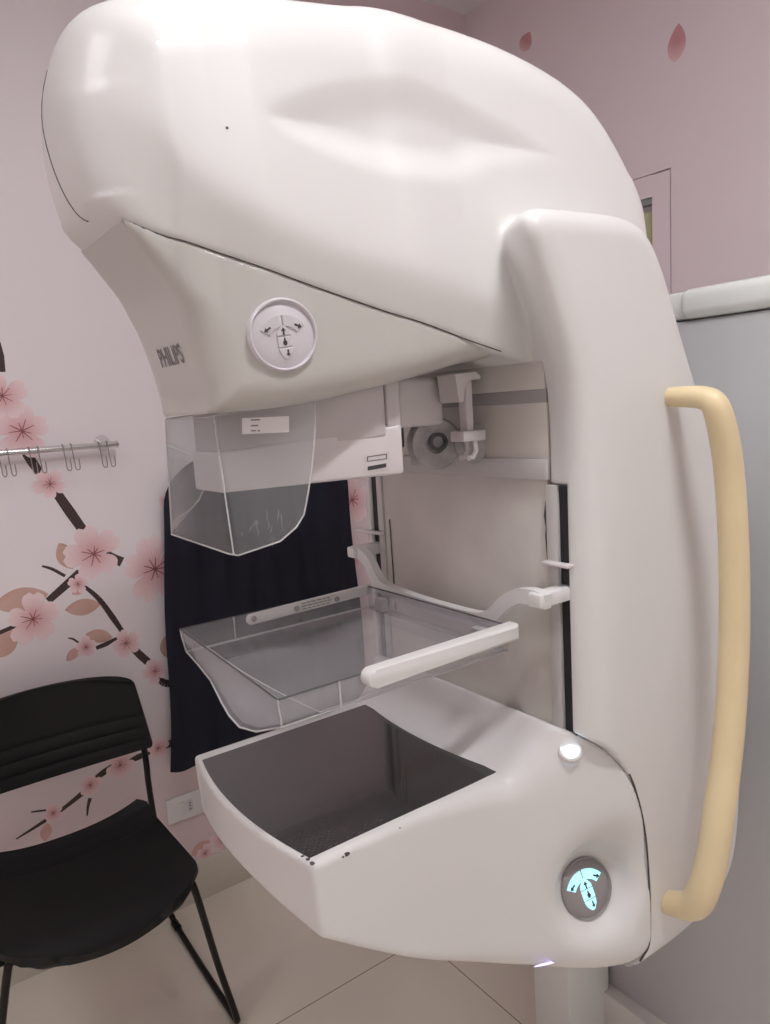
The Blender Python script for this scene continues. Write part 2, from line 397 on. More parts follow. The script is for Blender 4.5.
def f_body(x, y, z):
    f = smin(f_head(x, y, z), f_pillar(x, y, z), .009)
    f = smax(f, -sd_box(x, y, z, (.5, .634, 1.29), (.716, 1.006, 1.442)), .004)
    f = smax(f, -sd_box(x, y, z, (.5, .606, .70), (.716, 1.034, 1.292)), .004)
    return smax(f, -poly_sd(x, z, seam_prof), .003)
# --- lower housing with the detector table ---
low_prof = catmull([(.29, .92), (.29, .92), (.45, .92), (.60, .92), (.632, .924), (.668, .955), (.69, .985), (.72, .992), (.80, .992), (1.0, .99), (1.0, .99), (1.05, .61), (1.05, .61), (.90, .602), (.80, .604),
                    (.72, .613), (.66, .632), (.60, .661), (.50, .718), (.42, .773), (.35, .826), (.29, .872), (.29, .872)], 5, True)
low_W = curve1([(.2, .165), (.45, .165), (.56, .170), (.64, .187), (.70, .215), (.76, .243), (.80, .2515), (.88, .2525), (1.1, .253)])
DIAL2 = np.array([.743, .626, .725]); DN2 = np.array([-.24, -.91, .33]); DN2 /= np.linalg.norm(DN2)
lowk = curve1([(.2, .010), (.45, .012), (.60, .03), (.68, .048), (.80, .048), (1.1, .05)])
def f_low_body(x, y, z):
    bulge = .021 * np.clip(1 - ((y - Y0) / .165) ** 2, 0, 1)
    p = poly_sd(x, z, low_prof)
    f = smax(p, np.abs(y - Y0 - .007) - low_W(x) - .007, lowk(x))
    front = (.342 - bulge) - x + .05 * (.92 - z)          # bowed front face, raked back a little
    f = smax(f, front, .006)
    a, b, c = x - DIAL2[0], y - DIAL2[1], z - DIAL2[2]; h = a * DN2[0] + b * DN2[1] + c * DN2[2]
    rad = np.sqrt(np.maximum(a * a + b * b + c * c - h * h, 1e-8))
    pocket = smax(-h, (rad - .046) * .8 - .42 * h, .018)
    return smax(f, -pocket, .026)
def f_low(x, y, z): return smax(f_low_body(x, y, z), poly_sd(x, z, seam_prof), .004)
# --- collimator cover ---
cov_prof = catmull([(.205, 1.63), (.225, 1.592), (.245, 1.565), (.271, 1.527), (.289, 1.472), (.299, 1.425), (.300, 1.404), (.300, 1.404), (.37, 1.406), (.45, 1.416), (.53, 1.430), (.60, 1.444), (.655, 1.452), (.655, 1.452),
                    (.68, 1.48), (.60, 1.515), (.51, 1.535), (.39, 1.57), (.29, 1.605)], 5, True)
cov_k = curve1([(1.2, .036), (1.47, .034), (1.55, .014), (1.8, .012)])
def cov_hw(x, z):
    zs = seam_z(x); return head_hw(x, zs) - .0005 - .06 * np.clip(zs - z, 0, 1)
def f_cover(x, y, z):
    f = smax(poly_sd(x, z, cov_prof), np.abs(y - yc(x)) - cov_hw(x, z), cov_k(z))
    zs = seam_z(x) + .012
    plan = smax(poly_sd(x, zs, head_prof), np.abs(y - yc(x)) - head_hw(x, zs), head_k(zs)) + .001
    return smax(smax(f, plan, .004), z - seam_z(x) - .003, .002)

# SDF-END
# ------------------------------------------------------------------ the mammography machine
MM = thing('mammography_machine', 'white mammography machine with a clear compression paddle and a yellowed handle', 'medical machine', (1.25, .80, 0))
body = sdf_obj('c_arm_shell', f_body, (.14, .53, .54), (1.10, 1.10, 1.88), .0036, M['white'], MM)
low = sdf_obj('detector_housing', f_low, (.30, .54, .56), (.88, 1.10, 1.02), .004, M['white'], MM)
cov = sdf_obj('collimator_cover', f_cover, (.20, .64, 1.38), (.69, 1.0, 1.62), .0035, M['beige'], MM, 'warm grey tapering cover under the tube head')

def surf_strip(bm, pts, w, lift, n_up):
    pass

# front seam line of the head: a thin dark joint lying on the shell
jz = 1.596 + .15 * np.linspace(0, 1, 18) ** 2; ji, jn0 = sdf_hits(f_body, [(-.1, .772 + .040 * math.sqrt((z - 1.596) / .15), z) for z in jz], [(1, 0, 0)] * len(jz), .6, 300)
tube('shell_joint', [Vector(a) for a in ji], .0008, M['dark'], body, 6)
# dark gap between the tube head and the cover below it
gx = np.concatenate([np.linspace(.240, .30, 12), np.linspace(.31, .655, 24)])
gp, gn = sdf_hits(f_head, [(x, .45, seam_z(x) + .0030) for x in gx], [(0, 1, 0)] * len(gx), .6, 400)
gy = np.linspace(.81, .735, 6); gq, gn2 = sdf_hits(f_head, [(-.1, y, 1.590) for y in gy], [(1, 0, 0)] * 6, .6, 300)
tube('cover_joint', [Vector(a) for a in gp], .0008, M['dark'], body, 6)

# joint between the housing and the column: a fine dark line along the housing edge
jx = catmull([(.712, .966), (.745, .938), (.779, .888), (.803, .81), (.812, .72), (.8125, .66), (.809, .635), (.797, .613)], 8)
jj, jn = sdf_hits(f_body, [(x + .0015, .45, z + .001) for x, z in jx[14:]], [(0, 1, 0)] * len(jx[14:]), .4, 300)
tube('housing_joint', [Vector(a) + Vector((-.001, .0006, -.001)) for a in jj if .54 < a[1] < .64], .0013, M['dark'], low, 6)

# PHILIPS lettering on the front of the cover
def text_mesh(s, size):
    cu = bpy.data.curves.new('t', 'FONT'); cu.body = s; cu.size = size; cu.offset = .0006; cu.align_x = 'CENTER'; cu.align_y = 'CENTER'
    o = bpy.data.objects.new('t', cu); C.objects.link(o); bpy.context.view_layer.update()
    me = bpy.data.meshes.new_from_object(o.evaluated_get(bpy.context.evaluated_depsgraph_get()))
    bpy.data.objects.remove(o); bpy.data.curves.remove(cu)
    return me
def lettering(s, size, center, sdir, udir, f, m, parent, name='lettering', squash=1.0, lift=.0006):
    me = text_mesh(s, size); bm = bmesh.new(); bm.from_mesh(me)
    bmesh.ops.triangulate(bm, faces=bm.faces); bmesh.ops.subdivide_edges(bm, edges=bm.edges, cuts=1)
    sd = Vector(sdir).normalized(); ud = Vector(udir).normalized(); nd = sd.cross(ud)
    P = [Vector(center) + sd * (v.co.x * squash) + ud * v.co.y for v in bm.verts]
    q, n = sdf_hits(f, [np.array(p + nd * .08) for p in P], [-np.array(nd)] * len(P), .2, 80)
    for v, a, b in zip(bm.verts, q, n): v.co = Vector(a) + Vector(b) * lift
    return finish(name, bm, m, parent, smooth=False)
tp, tn = sdf_hit(f_cover, CAM, dirv(171, 357), 1.6, 300)
ts, tu, tnn = frame_from((-1, 0, -.12))
lettering('PHILIPS', .0275, tp, ts, tu, f_cover, M['text'], cov, squash=.80)

# --- round control pads ---
def arrow(bm, o, s, u, n, ang, L, h0, h1):
    c, sn = math.cos(ang), math.sin(ang); a = [(-.12, -.5), (.12, -.5), (.12, .05), (.34, .05), (0, .5), (-.34, .05), (-.12, .05)]
    add_prism(bm, [((x * c - y * sn) * L, (x * sn + y * c) * L) for x, y in a], o, s, u, n, h0, h1)
def arc_poly(r0, r1, a0, a1, n=14):
    A = np.linspace(a0, a1, n); return [(r1 * math.cos(a), r1 * math.sin(a)) for a in A] + [(r0 * math.cos(a), r0 * math.sin(a)) for a in A[::-1]]
def keys(R):
    """outlines of the keys of the pad, radius R: bent rocker in two halves, up, lamp, down"""
    out = []
    cy = -.28 * R
    out.append(('rocker_key', [(x, y + cy) for x, y in arc_poly(.56 * R, .90 * R, math.radians(92), math.radians(146))]))
    out.append(('rocker_key', [(x, y + cy) for x, y in arc_poly(.56 * R, .90 * R, math.radians(34), math.radians(88))]))
    out.append(('up_key', [(-.24 * R, -.02 * R), (.24 * R, -.02 * R), (.22 * R, .10 * R), (.10 * R, .26 * R), (0, .31 * R), (-.10 * R, .26 * R), (-.22 * R, .10 * R)]))
    out.append(('lamp_key', [(-.24 * R, -.38 * R), (.24 * R, -.38 * R), (.24 * R, -.06 * R), (-.24 * R, -.06 * R)]))
    out.append(('down_key', [(-.24 * R, -.42 * R), (-.20 * R, -.58 * R), (-.08 * R, -.74 * R), (0, -.78 * R), (.08 * R, -.74 * R), (.20 * R, -.58 * R), (.24 * R, -.42 * R)][::-1]))
    return out
def control_pad(o, n, up, R, ring, R2, disc, key, inkm, parent, label, ks=.96):
    s, u, n = frame_from(n, up); o = Vector(o)
    bm = bmesh.new(); add_lathe(bm, [(0, -.004), (R2, -.004), (R2, .0008), (R2 * .97, .0016), (0, .0016)], o, n, 48, up)
    pad = finish('control_pad', bm, disc, parent, label)
    bm = bmesh.new(); add_lathe(bm, [(R2 * .985, -.006), (R2 * 1.0, .003), (R2 * 1.05, .005), (R * .97, .0045), (R, .002), (R * 1.01, -.006)], o, n, 48, up); finish('bezel', bm, ring, pad)
    for nm, poly in keys(R2 * ks):
        bm = bmesh.new(); add_prism(bm, poly, o, s, u, n, .0012, .0032, .0007); finish(nm, bm, key, pad, smooth=False)
    bm = bmesh.new(); r = R2 * ks
    for x, y, a, L in ((-.52, .22, math.radians(118), .26), (.52, .22, math.radians(-118), .26), (0, .11, 0, .24), (.05, -.58, math.pi, .22)):
        arrow(bm, o + s * (x * r) + u * (y * r), s, u, n, a, L * r, .0031, .0036)
    k = 12; cc = o + u * (-.22 * r)
    add_prism(bm, [(.07 * r * math.cos(2 * math.pi * i / k), .09 * r * math.sin(2 * math.pi * i / k) - .03 * r) for i in range(k)], cc, s, u, n, .0031, .0036)
    add_prism(bm, [(-.04 * r, .06 * r), (.04 * r, .06 * r), (0, .16 * r)], cc, s, u, n, .0031, .0036)
    finish('key_symbols', bm, inkm, pad, smooth=False)
    return pad
p1, n1 = sdf_hit(f_cover, CAM, dirv(283, 335), 1.6, 300)
control_pad(p1, n1 , (-.12, 0, 1), .0362, M['pad'], .0325, M['pad'], M['pad2'], M['ink'], MM, 'round pale control pad with unlit keys')
control_pad(DIAL2 + DN2 * .0022, DN2, (-.14, 0, 1), .0400, M['discgrey'], .0375, M['discgrey'], M['cyan'], M['ink'], MM, 'round dark control pad with lit cyan keys', 1.04)

# --- white indicator lamp on the shoulder ---
p3, n3 = sdf_hit(f_low, CAM, dirv(570, 750), 1.8, 300)
nl = np.array([-.45, -.55, .70])
bm = bmesh.new(); add_lathe(bm, [(.0105, -.004), (.0105, .002), (.0125, .0035), (.0150, .002), (.0165, -.004)], p3, nl, 32); lampo = finish('indicator_lamp', bm, M['white'], MM)
bm = bmesh.new(); add_lathe(bm, [(.0105, -.001), (.009, .0022), (.005, .0036), (0, .004)], p3, nl, 32); finish('lens', bm, M['led'], lampo, 'glowing white lens')
# violet LED reflection on the housing underside, put in as a glowing strip
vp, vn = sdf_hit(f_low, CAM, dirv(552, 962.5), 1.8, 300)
bm = bmesh.new(); sv = Vector((1, 0, -.35)).normalized(); add_tube(bm, [Vector(vp) - sv * .036, Vector(vp) - sv * .022, Vector(vp) + sv * .022, Vector(vp) + sv * .036], [.0005, .0013, .0013, .0005], 8); finish('violet_reflection', bm, M['violet'], MM, 'thin violet LED reflection made as a glowing strip')

# --- carbon panel ---
def rimx(y): return .342 - .021 * max(0, 1 - ((y - Y0) / .165) ** 2)
ys = np.linspace(Y0 - .152, Y0 + .152, 24); front = [(rimx(y) + .0065, y) for y in ys]; back = [(.630 - .016 * (1 - ((y - Y0) / .152) ** 2), y) for y in ys[::-1]]
bm = bmesh.new(); add_prism(bm, [(a, b) for a, b in front + back], (0, 0, 0), (1, 0, 0), (0, 1, 0), (0, 0, 1), .916, .9208)
finish('carbon_panel', bm, M['carbon'], low, 'dark carbon weave panel', smooth=False)
for px, py, r in ((303, 856, .0016), (308, 859, .0018), (312, 863, .0022), (347, 854, .0026), (400, 828, .0010), (343, 857, .0012)):
    p, n = sdf_hit(f_low, CAM, dirv(px, py), 1.6, 300); s, u, n = frame_from(n, (.3, .4, .8)); bm = bmesh.new()
    k = 9; add_prism(bm, [(r * random.uniform(.6, 1.2) * math.cos(2 * math.pi * i / k) * 1.4, r * random.uniform(.6, 1.1) * math.sin(2 * math.pi * i / k)) for i in range(k)], p, s, u, n, -.001, .0004); finish('paint_chip', bm, M['ink'], low, 'small dark chip in the paint')
bm = bmesh.new(); p, n = sdf_hit(f_body, CAM, dirv(227, 128), 1.6, 300); add_lathe(bm, [(.0014, -.001), (.0014, .0004), (0, .0005)], p, n, 10); finish('paint_chip', bm, M['ink'], body)

# --- collimator housing and beam tray (plan tapers to the front) ---
def taper_box(bm, xf, wf, xb, wb, zf, zb, bevel):
    """zf, zb: (bottom, top) at the front and at the back"""
    v = [bm.verts.new((x, Y0 + s * w, z)) for x, w, zz in ((xf, wf, zf), (xb, wb, zb)) for s in (-1, 1) for z in zz]
    fs = [(0, 1, 3, 2), (4, 6, 7, 5), (0, 4, 5, 1), (2, 3, 7, 6), (0, 2, 6, 4), (1, 5, 7, 3)]
    F = [bm.faces.new([v[i] for i in f]) for f in fs]
    if bevel: bmesh.ops.bevel(bm, geom=list({e for f in F for e in f.edges}), offset=bevel, segments=3, profile=.5, affect='EDGES')
bm = bmesh.new(); taper_box(bm, .334, .036, .510, .116, (1.350, 1.425), (1.365, 1.445), .004); ch = finish('collimator_housing', bm, M['grey'], MM)
bm = bmesh.new(); taper_box(bm, .512, .114, .528, .120, (1.372, 1.445), (1.372, 1.45), .002); finish('rear_block', bm, M['grey'], ch)
bm = bmesh.new(); taper_box(bm, .330, .038, .528, .122, (1.315, 1.361), (1.320, 1.379), .004); tr = finish('beam_tray', bm, M['band'], MM)
# label on the tray
def on_side(px, py):
    # near face of the tray: plane through the two plan points
    a = np.array([.330, Y0 - .038]); b = np.array([.528, Y0 - .122]); d2 = b - a; nn = np.array([-d2[1], d2[0]]); nn /= np.linalg.norm(nn)
    if nn[1] > 0: nn = -nn
    v = dirv(px, py); t = (a @ nn) / (v[:2] @ nn); return CAM + v * t, np.array([nn[0], nn[1], 0]), np.array([d2[0], d2[1], 0]) / np.linalg.norm(d2)
def quad(bm, pts, nrm, h0, h1):
    n = Vector(nrm); a = [bm.verts.new(Vector(p) + n * h0) for p in pts]; b = [bm.verts.new(Vector(p) + n * h1) for p in pts]
    bm.faces.new(a[::-1]); bm.faces.new(b)
    for k in range(len(a)): bm.faces.new((a[k], a[(k + 1) % len(a)], b[(k + 1) % len(a)], b[k]))
def side_rect(bm, x0, y0, x1, y1, sl, h0, h1):
    pts = []
    for (x, y) in ((x0, y0), (x1, y0), (x1, y1), (x0, y1)):
        p, n, d = on_side(x, y + sl * (x - x0)); pts.append(p)
    quad(bm, pts, n, h0, h1)
bm = bmesh.new(); side_rect(bm, 364.5, 453, 389, 472, -.10, 0, .0008); wl = finish('warning_label', bm, M['band'], tr, smooth=False)
bm = bmesh.new(); side_rect(bm, 367.5, 466.5, 386, 470.5, -.18, .0008, .0014); 
for (a, b, c, d) in ((367, 456.5, 386.5, 457.2), (367, 461, 386.5, 461.6), (367, 456.5, 367.8, 461.5), (385.7, 454, 386.5, 459)): side_rect(bm, a, b, c, d, -.14 if c - a > 3 else 0, .0008, .0013)
finish('label_print', bm, M['ink'], wl, smooth=False)

# --- clear face shield ---
def shield():
    # U of clear sheet: far side, front, near side; flares toward the bottom
    top = [(.415, Y0 + .118), (.318, Y0 + .078), (.312, Y0 + .066), (.312, Y0 - .068), (.318, Y0 - .080), (.412, Y0 - .122)]
    bot = [(.352, Y0 + .128), (.318, Y0 + .100), (.312, Y0 + .085), (.308, Y0 - .098), (.313, Y0 - .110), (.372, Y0 - .135)]
    zt = [1.408, 1.402, 1.401, 1.401, 1.402, 1.410]
    zb = [1.268, 1.262, 1.258, 1.257, 1.256, 1.268]
    bm = bmesh.new(); rows = 12; grid = []
    for r in range(rows + 1):
        t = r / rows; row = []
        for i in range(6):
            a, b = top[i], bot[i]; tt = t
            x = a[0] + (b[0] - a[0]) * (t if i not in (0, 5) else t * t * .55 + t * .45); y = a[1] + (b[1] - a[1]) * t; z = zt[i] + (zb[i] - zt[i]) * t
            if i in (0, 5) and t > .82: x -= .022 * ((t - .82) / .18) ** 2
            row.append(bm.verts.new((x, y, z)))
        grid.append(row)
    for r in range(rows):
        for i in range(5): bm.faces.new((grid[r][i], grid[r][i + 1], grid[r + 1][i + 1], grid[r + 1][i]))
    rim = [tuple(v.co) for v in [g[0] for g in grid] + grid[-1][1:] + [g[5] for g in grid[::-1]][1:]]
    rimtop = [tuple(v.co) for v in grid[0]]
    fold = [tuple((grid[r][3].co + grid[r][4].co) / 2) for r in range(rows + 1)]; fold2 = [tuple((grid[r][1].co + grid[r][2].co) / 2) for r in range(rows + 1)]
    bmesh.ops.recalc_face_normals(bm, faces=bm.faces)
    bmesh.ops.solidify(bm, geom=bm.faces[:], thickness=.002)
    o = finish('face_shield', bm, M['clear'], MM, 'clear plastic face shield', angle=30)
    bm = bmesh.new(); add_tube(bm, rim, .0010, 6); add_tube(bm, rimtop, .0009, 6); add_tube(bm, fold, .0010, 6); add_tube(bm, fold2, .0012, 6)
    finish('shield_edge', bm, M['cleardge'], o, 'pale glinting edge')
    return o, top, bot, zt, zb
fs, s_top, s_bot, s_zt, s_zb = shield()
# sticker on its near side, px (241..289, 417..434)
def on_shield(px, py):
    a = np.array([s_top[4][0], s_top[4][1], s_zt[4]]); b = np.array([s_top[5][0], s_top[5][1], s_zt[5]]); c = np.array([s_bot[4][0], s_bot[4][1], s_zb[4]])
    n = np.cross(b - a, c - a); n /= np.linalg.norm(n)
    if n[1] > 0: n = -n
    v = dirv(px, py); t = ((a - CAM) @ n) / (v @ n); return CAM + v * t, n
def sh_rect(bm, x0, y0, x1, y1, sl, h0, h1):
    P = []
    for (x, y) in ((x0, y0), (x1, y0), (x1, y1), (x0, y1)):
        p, n = on_shield(x, y + sl * (x - x0)); P.append(p)
    quad(bm, P, n, h0, h1)
bm = bmesh.new(); sh_rect(bm, 242, 418.5, 289, 434.5, -.045, .001, .0018); stk = finish('sticker', bm, M['paper'], fs, 'white sticker', smooth=False)
bm = bmesh.new()
for x0, y0, x1 in ((251, 419.8, 260), (251, 425.5, 258), (251, 430.5, 256), (257.5, 430.5, 260)): sh_rect(bm, x0, y0, x1, y0 + 1.3, -.045, .0018, .0022)
finish('sticker_print', bm, M['text'], stk, smooth=False)
bm = bmesh.new()
for k in range(14):
    px = random.uniform(240, 288); py = random.uniform(520, 548) - abs(px - 264) * .05; a = random.uniform(-1.9, -1.1); L = random.uniform(4, 13)
    p, n = on_shield(px, py); q, n = on_shield(px + L * math.cos(a), py + L * math.sin(a)); m_, n = on_shield(px + L * .5 * math.cos(a) + 1, py + L * .5 * math.sin(a))
    add_tube(bm, [Vector(p) + Vector(n) * .0022, Vector(m_) + Vector(n) * .0022, Vector(q) + Vector(n) * .0022], .00016, 4)
finish('scratches', bm, M['cleardge'], fs, 'pale scratches near the lower edge')

# --- back panel with ledges (recess of the column) ---
XP = .708
bm = bmesh.new(); add_box(bm, (XP, .640, .94), (XP + .006, 1.000, 1.297), .001); bp = finish('back_panel', bm, M['panel'], MM, 'cream panel with faint stains')
box('panel_plate', (XP - .001, .636, 1.321), (XP + .006, .80, 1.394), M['panel'], bp, .002)
box('panel_plate', (XP - .001, .8005, 1.321), (XP + .006, 1.004, 1.394), M['panel'], bp, .002)
box('panel_plate', (XP - .003, .636, 1.410), (XP + .006, 1.004, 1.446), M['panel'], bp, .002)
box('ledge', (XP - .006, .636, 1.296), (XP + .006, 1.004, 1.322), M['ledge'], bp, .002)
box('ledge', (XP - .001, .636, 1.393), (XP + .006, 1.004, 1.411), M['strip'], bp, .001)
box('side_strip', (XP - .004, .622, .94), (XP + .006, .640, 1.29), M['ledge'], bp, .001)
box('side_strip', (XP - .004, 1.000, .94), (XP + .006, 1.014, 1.29), M['ledge'], bp, .001)
bm = bmesh.new(); add_tube(bm, [(XP - .002, .641, 1.27), (XP - .003, .6425, 1.25), (XP - .002, .640, 1.235), (XP - .003, .6415, 1.225), (XP - .002, .641, 1.19)], [.0006, .0015, .0022, .0014, .0008], 6); finish('torn_edge', bm, M['dark'], bp)
bm = bmesh.new(); add_tube(bm, [(XP - .001, .985, 1.215), (XP - .001, .984, 1.12), (XP - .001, .982, 1.06)], .0011, 6); finish('panel_joint', bm, M['dark'], bp)
for y in (.6135, 1.0265):
    box('guide_slot', (.7095, y - .009, .945), (.7135, y + .009, 1.289), M['black'], MM)

# --- paddle recognition bracket beside the collimator ---
def mech():
    # block face is turned to the camera: local plan axes
    o = np.array([.60, .765, 0.0])
    bm = bmesh.new(); add_box(bm, (.58, .775, 1.371), (.660, .872, 1.436), .007, 3)
    b = finish('sensor_bracket', bm, M['band'], MM, 'pale grey bracket block beside the collimator')
    bm = bmesh.new()
    prof = [(.640, 1.436), (.676, 1.438), (.684, 1.433), (.684, 1.428), (.664, 1.428), (.656, 1.418), (.652, 1.40), (.645, 1.40)]
    a = [bm.verts.new((x, .728, z)) for x, z in prof]; c = [bm.verts.new((x, .765, z)) for x, z in prof]
    bm.faces.new(a); bm.faces.new(c[::-1])
    for k in range(len(a)): bm.faces.new((a[k], a[k - 1], c[k - 1], c[k]))
    finish('release_lever', bm, M['band'], b)
    box('lever_stem', (.664, .736, 1.352), (.676, .752, 1.43), M['band'], b, .002)
    box('lever_foot', (.650, .728, 1.348), (.690, .756, 1.362), M['band'], b, .002)
    for y in (.732, .748): tube('fork', [(.672, y, 1.35), (.674, y, 1.335), (.668, y, 1.326), (.66, y, 1.326)], .0035, M['band'], b, 8)
    bm = bmesh.new(); add_lathe(bm, [(0, -.03), (.036, -.03), (.036, -.004), (.033, 0), (.014, 0), (.012, -.003), (0, -.003)], (.650, .785, 1.346), (-.45, -.89, 0), 36); g = finish('gear_drum', bm, M['gear'], b, 'worn grey gear drum')
    bm = bmesh.new(); add_lathe(bm, [(.008, 0), (.008, .004), (.013, .004), (.013, 0)], (.652, .7835, 1.348), (-.45, -.89, 0), 28); finish('hub_ring', bm, M['ink'], g)
    bm = bmesh.new(); add_lathe(bm, [(0, -.02), (.027, -.02), (.027, 0), (.020, .003), (0, .003)], (.694, .757, 1.342), (-.45, -.89, 0), 30); finish('rear_drum', bm, M['gear'], g)
    box('drum_plate', (.634, .798, 1.317), (.640, .824, 1.368), M['gear'], g, .002)
    bm = bmesh.new()
    for k in range(9):
        z = 1.321 + k * .0056; add_box(bm, (.6325, .803, z), (.6345, .809, z + .0030))
    finish('gear_teeth', bm, M['ink'], g)
    box('dark_block', (.565, .79, 1.345), (.60, .84, 1.372), M['dark'], b, .002)
mech()

# --- compression paddle ---
PZ = 1.112; PB = 1.080
def paddle():
    yn, yf = .657, .985
    # tray as one thin-walled open box: outline in plan at rim and floor
    def ring(z, inset, fx, drop):
        pts = []
        n = 10
        for k in range(n + 1):                         # front edge, far to near
            y = yf - inset - (yf - yn - 2 * inset) * k / n; q = 1 - ((y - Y0) / .165) ** 2
            pts.append((fx(y, q), y, z - drop * max(q, 0)))
        pts.append((.650, yn + inset, z)); pts.append((.655, yn + inset + .01, z)); pts.append((.655, yf - inset - .01, z)); pts.append((.650, yf - inset, z))
        return pts
    rim = ring(PZ, 0, lambda y, q: .318 + (y - .657) * .06, 0)
    mid1 = ring(PZ - .012, .001, lambda y, q: .319 + (y - .657) * .06 - .002 * q, 0)
    yy = [.655, .669, .695, .72, .75, .783, .85, .92, .985]
    bx = lambda y, q: float(np.interp(y, yy, [.324, .322, .308, .303, .304, .309, .323, .333, .342]))
    bz = lambda y: float(np.interp(y, yy, [0, .002, .012, .016, .014, .009, .002, 0, 0]))
    mid2 = [(x * .55 + (.318 + (y - .657) * .06) * .45 if k < 11 else x, y, z - (bz(y) * .6 if k < 11 else 0)) for k, (x, y, z) in enumerate(ring(PB + .012, .003, bx, 0))]
    bot = [(x, y, z - (bz(y) if k < 11 else 0)) for k, (x, y, z) in enumerate(ring(PB, .006, bx, 0))]
    inn = ring(PB, .010, lambda y, q: .372 - .006 * q, .002)
    bm = bmesh.new(); L = []
    for r in (rim, mid1, mid2, bot, inn): L.append([bm.verts.new(p) for p in r])
    N = len(L[0])
    for a, b in zip(L, L[1:]):
        for k in range(N): bm.faces.new((a[k], a[(k + 1) % N], b[(k + 1) % N], b[k]))
    bm.faces.new(L[-1])
    bmesh.ops.recalc_face_normals(bm, faces=bm.faces)
    bmesh.ops.solidify(bm, geom=bm.faces[:], thickness=.0026)
    pd = finish('compression_paddle', bm, M['tray'], MM, 'clear plastic compression paddle tray', angle=35)
    bm = bmesh.new()
    add_tube(bm, rim + [rim[0]], .0012, 6)
    finish('rim_edge', bm, M['darkedge'], pd, 'dark glinting rim')
    bm = bmesh.new()
    for q in (bot[:11], bot[10:12], bot[13:15]): add_tube(bm, q, .0011, 6)
    add_tube(bm, [bot[0], bot[14]], .0011, 6)
    add_tube(bm, inn + [inn[0]], .0009, 6)
    for i in (0, 10): add_tube(bm, [rim[i], mid1[i], mid2[i], bot[i]], .0011, 6)
    for x, y in ((.392, yn), (.418, yf)): add_tube(bm, [(x, y, PZ), (x, y, PB)], .0012, 6)
    finish('moulded_edge', bm, M['cleardge'], pd, 'pale glinting moulded edges')
    # near bar, thick
    def bar(y0, y1, x0, x1, zc0, zc1, h, mm, lab, bev):
        n = 10; poly = []
        for k in range(n + 1):
            a = math.pi / 2 + math.pi * k / n; poly.append((x0 + h * .5 + h * .5 * math.cos(a), zc0 + h * .5 * math.sin(a)))
        poly += [(x1, zc1 - h * .5), (x1, zc1 + h * .5)]
        b = bmesh.new(); add_prism(b, poly, (0, 0, 0), (1, 0, 0), (0, 0, 1), (0, -1, 0), -y1, -y0, bev); return finish('side_bar', b, mm, pd, lab)
    bar(.640, .657, .419, .650, 1.108, 1.110, .021, M['white'], 'thick white bar on the near side', .004)
    sb = bar(.9805, .9845, .436, .660, 1.103, 1.107, .017, M['white'], 'thin white bar with screws on the far side', .0015)
    for x in (.447, .519, .592):
        bm = bmesh.new(); add_lathe(bm, [(.0046, -.001), (.0046, .0015), (.003, .0022), (.002, .0012), (0, .0012)], (x, .9805, 1.1035), (0, -1, 0), 16); finish('screw', bm, M['gear'], pd)
    bm = bmesh.new()
    for z in (1.109, 1.1045, 1.100):
        x = .528
        while x < .578:
            w = random.uniform(.004, .010); add_box(bm, (x, .9797, z), (min(x + w, .58), .9806, z + .0011)); x += w + .002
    finish('bar_print', bm, M['text'], pd, 'small grey print')
    # yoke: curved plate across the back with two arms into the column
    cl = catmull([(1.030, 1.164), (1.012, 1.163), (.990, 1.152), (.972, 1.130), (.950, 1.114), (.90, 1.1085), (.83, 1.1055), (.755, 1.1055), (.718, 1.109), (.697, 1.119), (.676, 1.138), (.652, 1.152), (.625, 1.156), (.604, 1.153)], 6)
    T = np.gradient(cl, axis=0); T /= np.linalg.norm(T, axis=1, keepdims=True); NN = np.stack([T[:, 1], -T[:, 0]], 1); NN[NN[:, 1] < 0] *= -1
    hw = .0095
    bm = bmesh.new(); poly = [tuple(p) for p in cl + NN * hw] + [tuple(p) for p in (cl - NN * hw)[::-1]]
    add_prism(bm, poly, (.6615, 0, 0), (0, 1, 0), (0, 0, 1), (-1, 0, 0), -.009, .005, .002)
    yk = finish('yoke', bm, M['white'], pd, 'white curved yoke joining paddle and column', angle=30)
    for ya, yb in ((1.012, 1.034), (.604, .626)): box('yoke_arm', (.650, ya, 1.1455 if ya < .8 else 1.1545), (.718, yb, 1.1635 if ya < .8 else 1.1725), M['white'], pd, .003)
    box('yoke_block', (.640, .675, PB), (.654, .965, 1.106), M['tray'], pd, .002)
    for x, y in ((.64, .925), (.64, .70)): box('clamp_pad', (x, y, PB + .001), (x + .012, y + .022, PB + .022), M['ledge'], pd, .002)
    return pd
paddle()
for ya, yb in ((.998, 1.070), (.597, .641)): box('guide_tab', (.692, ya, 1.189), (.706, yb, 1.1935), M['band'], MM, .0018)

# --- grab handle ---
hp = [(.868, .580, 1.390), (.868, .545, 1.389), (.866, .520, 1.386), (.867, .507, 1.375), (.878, .503, 1.340), (.891, .503, 1.290), (.902, .503, 1.20), (.905, .503, 1.12), (.903, .503, 1.04), (.892, .503, .94),
      (.872, .503, .85), (.856, .504, .785), (.848, .510, .742), (.848, .525, .706), (.852, .550, .688), (.857, .585, .676)]
hc = catmull(hp, 6); rr = np.interp(np.linspace(0, 1, len(hc)), [0, .12, .25, .6, .85, 1], [.0125, .0145, .0175, .0195, .0205, .016])
tube('grab_handle', hc, rr, M['yellow'], MM, 18, 'yellowed curved grab handle')

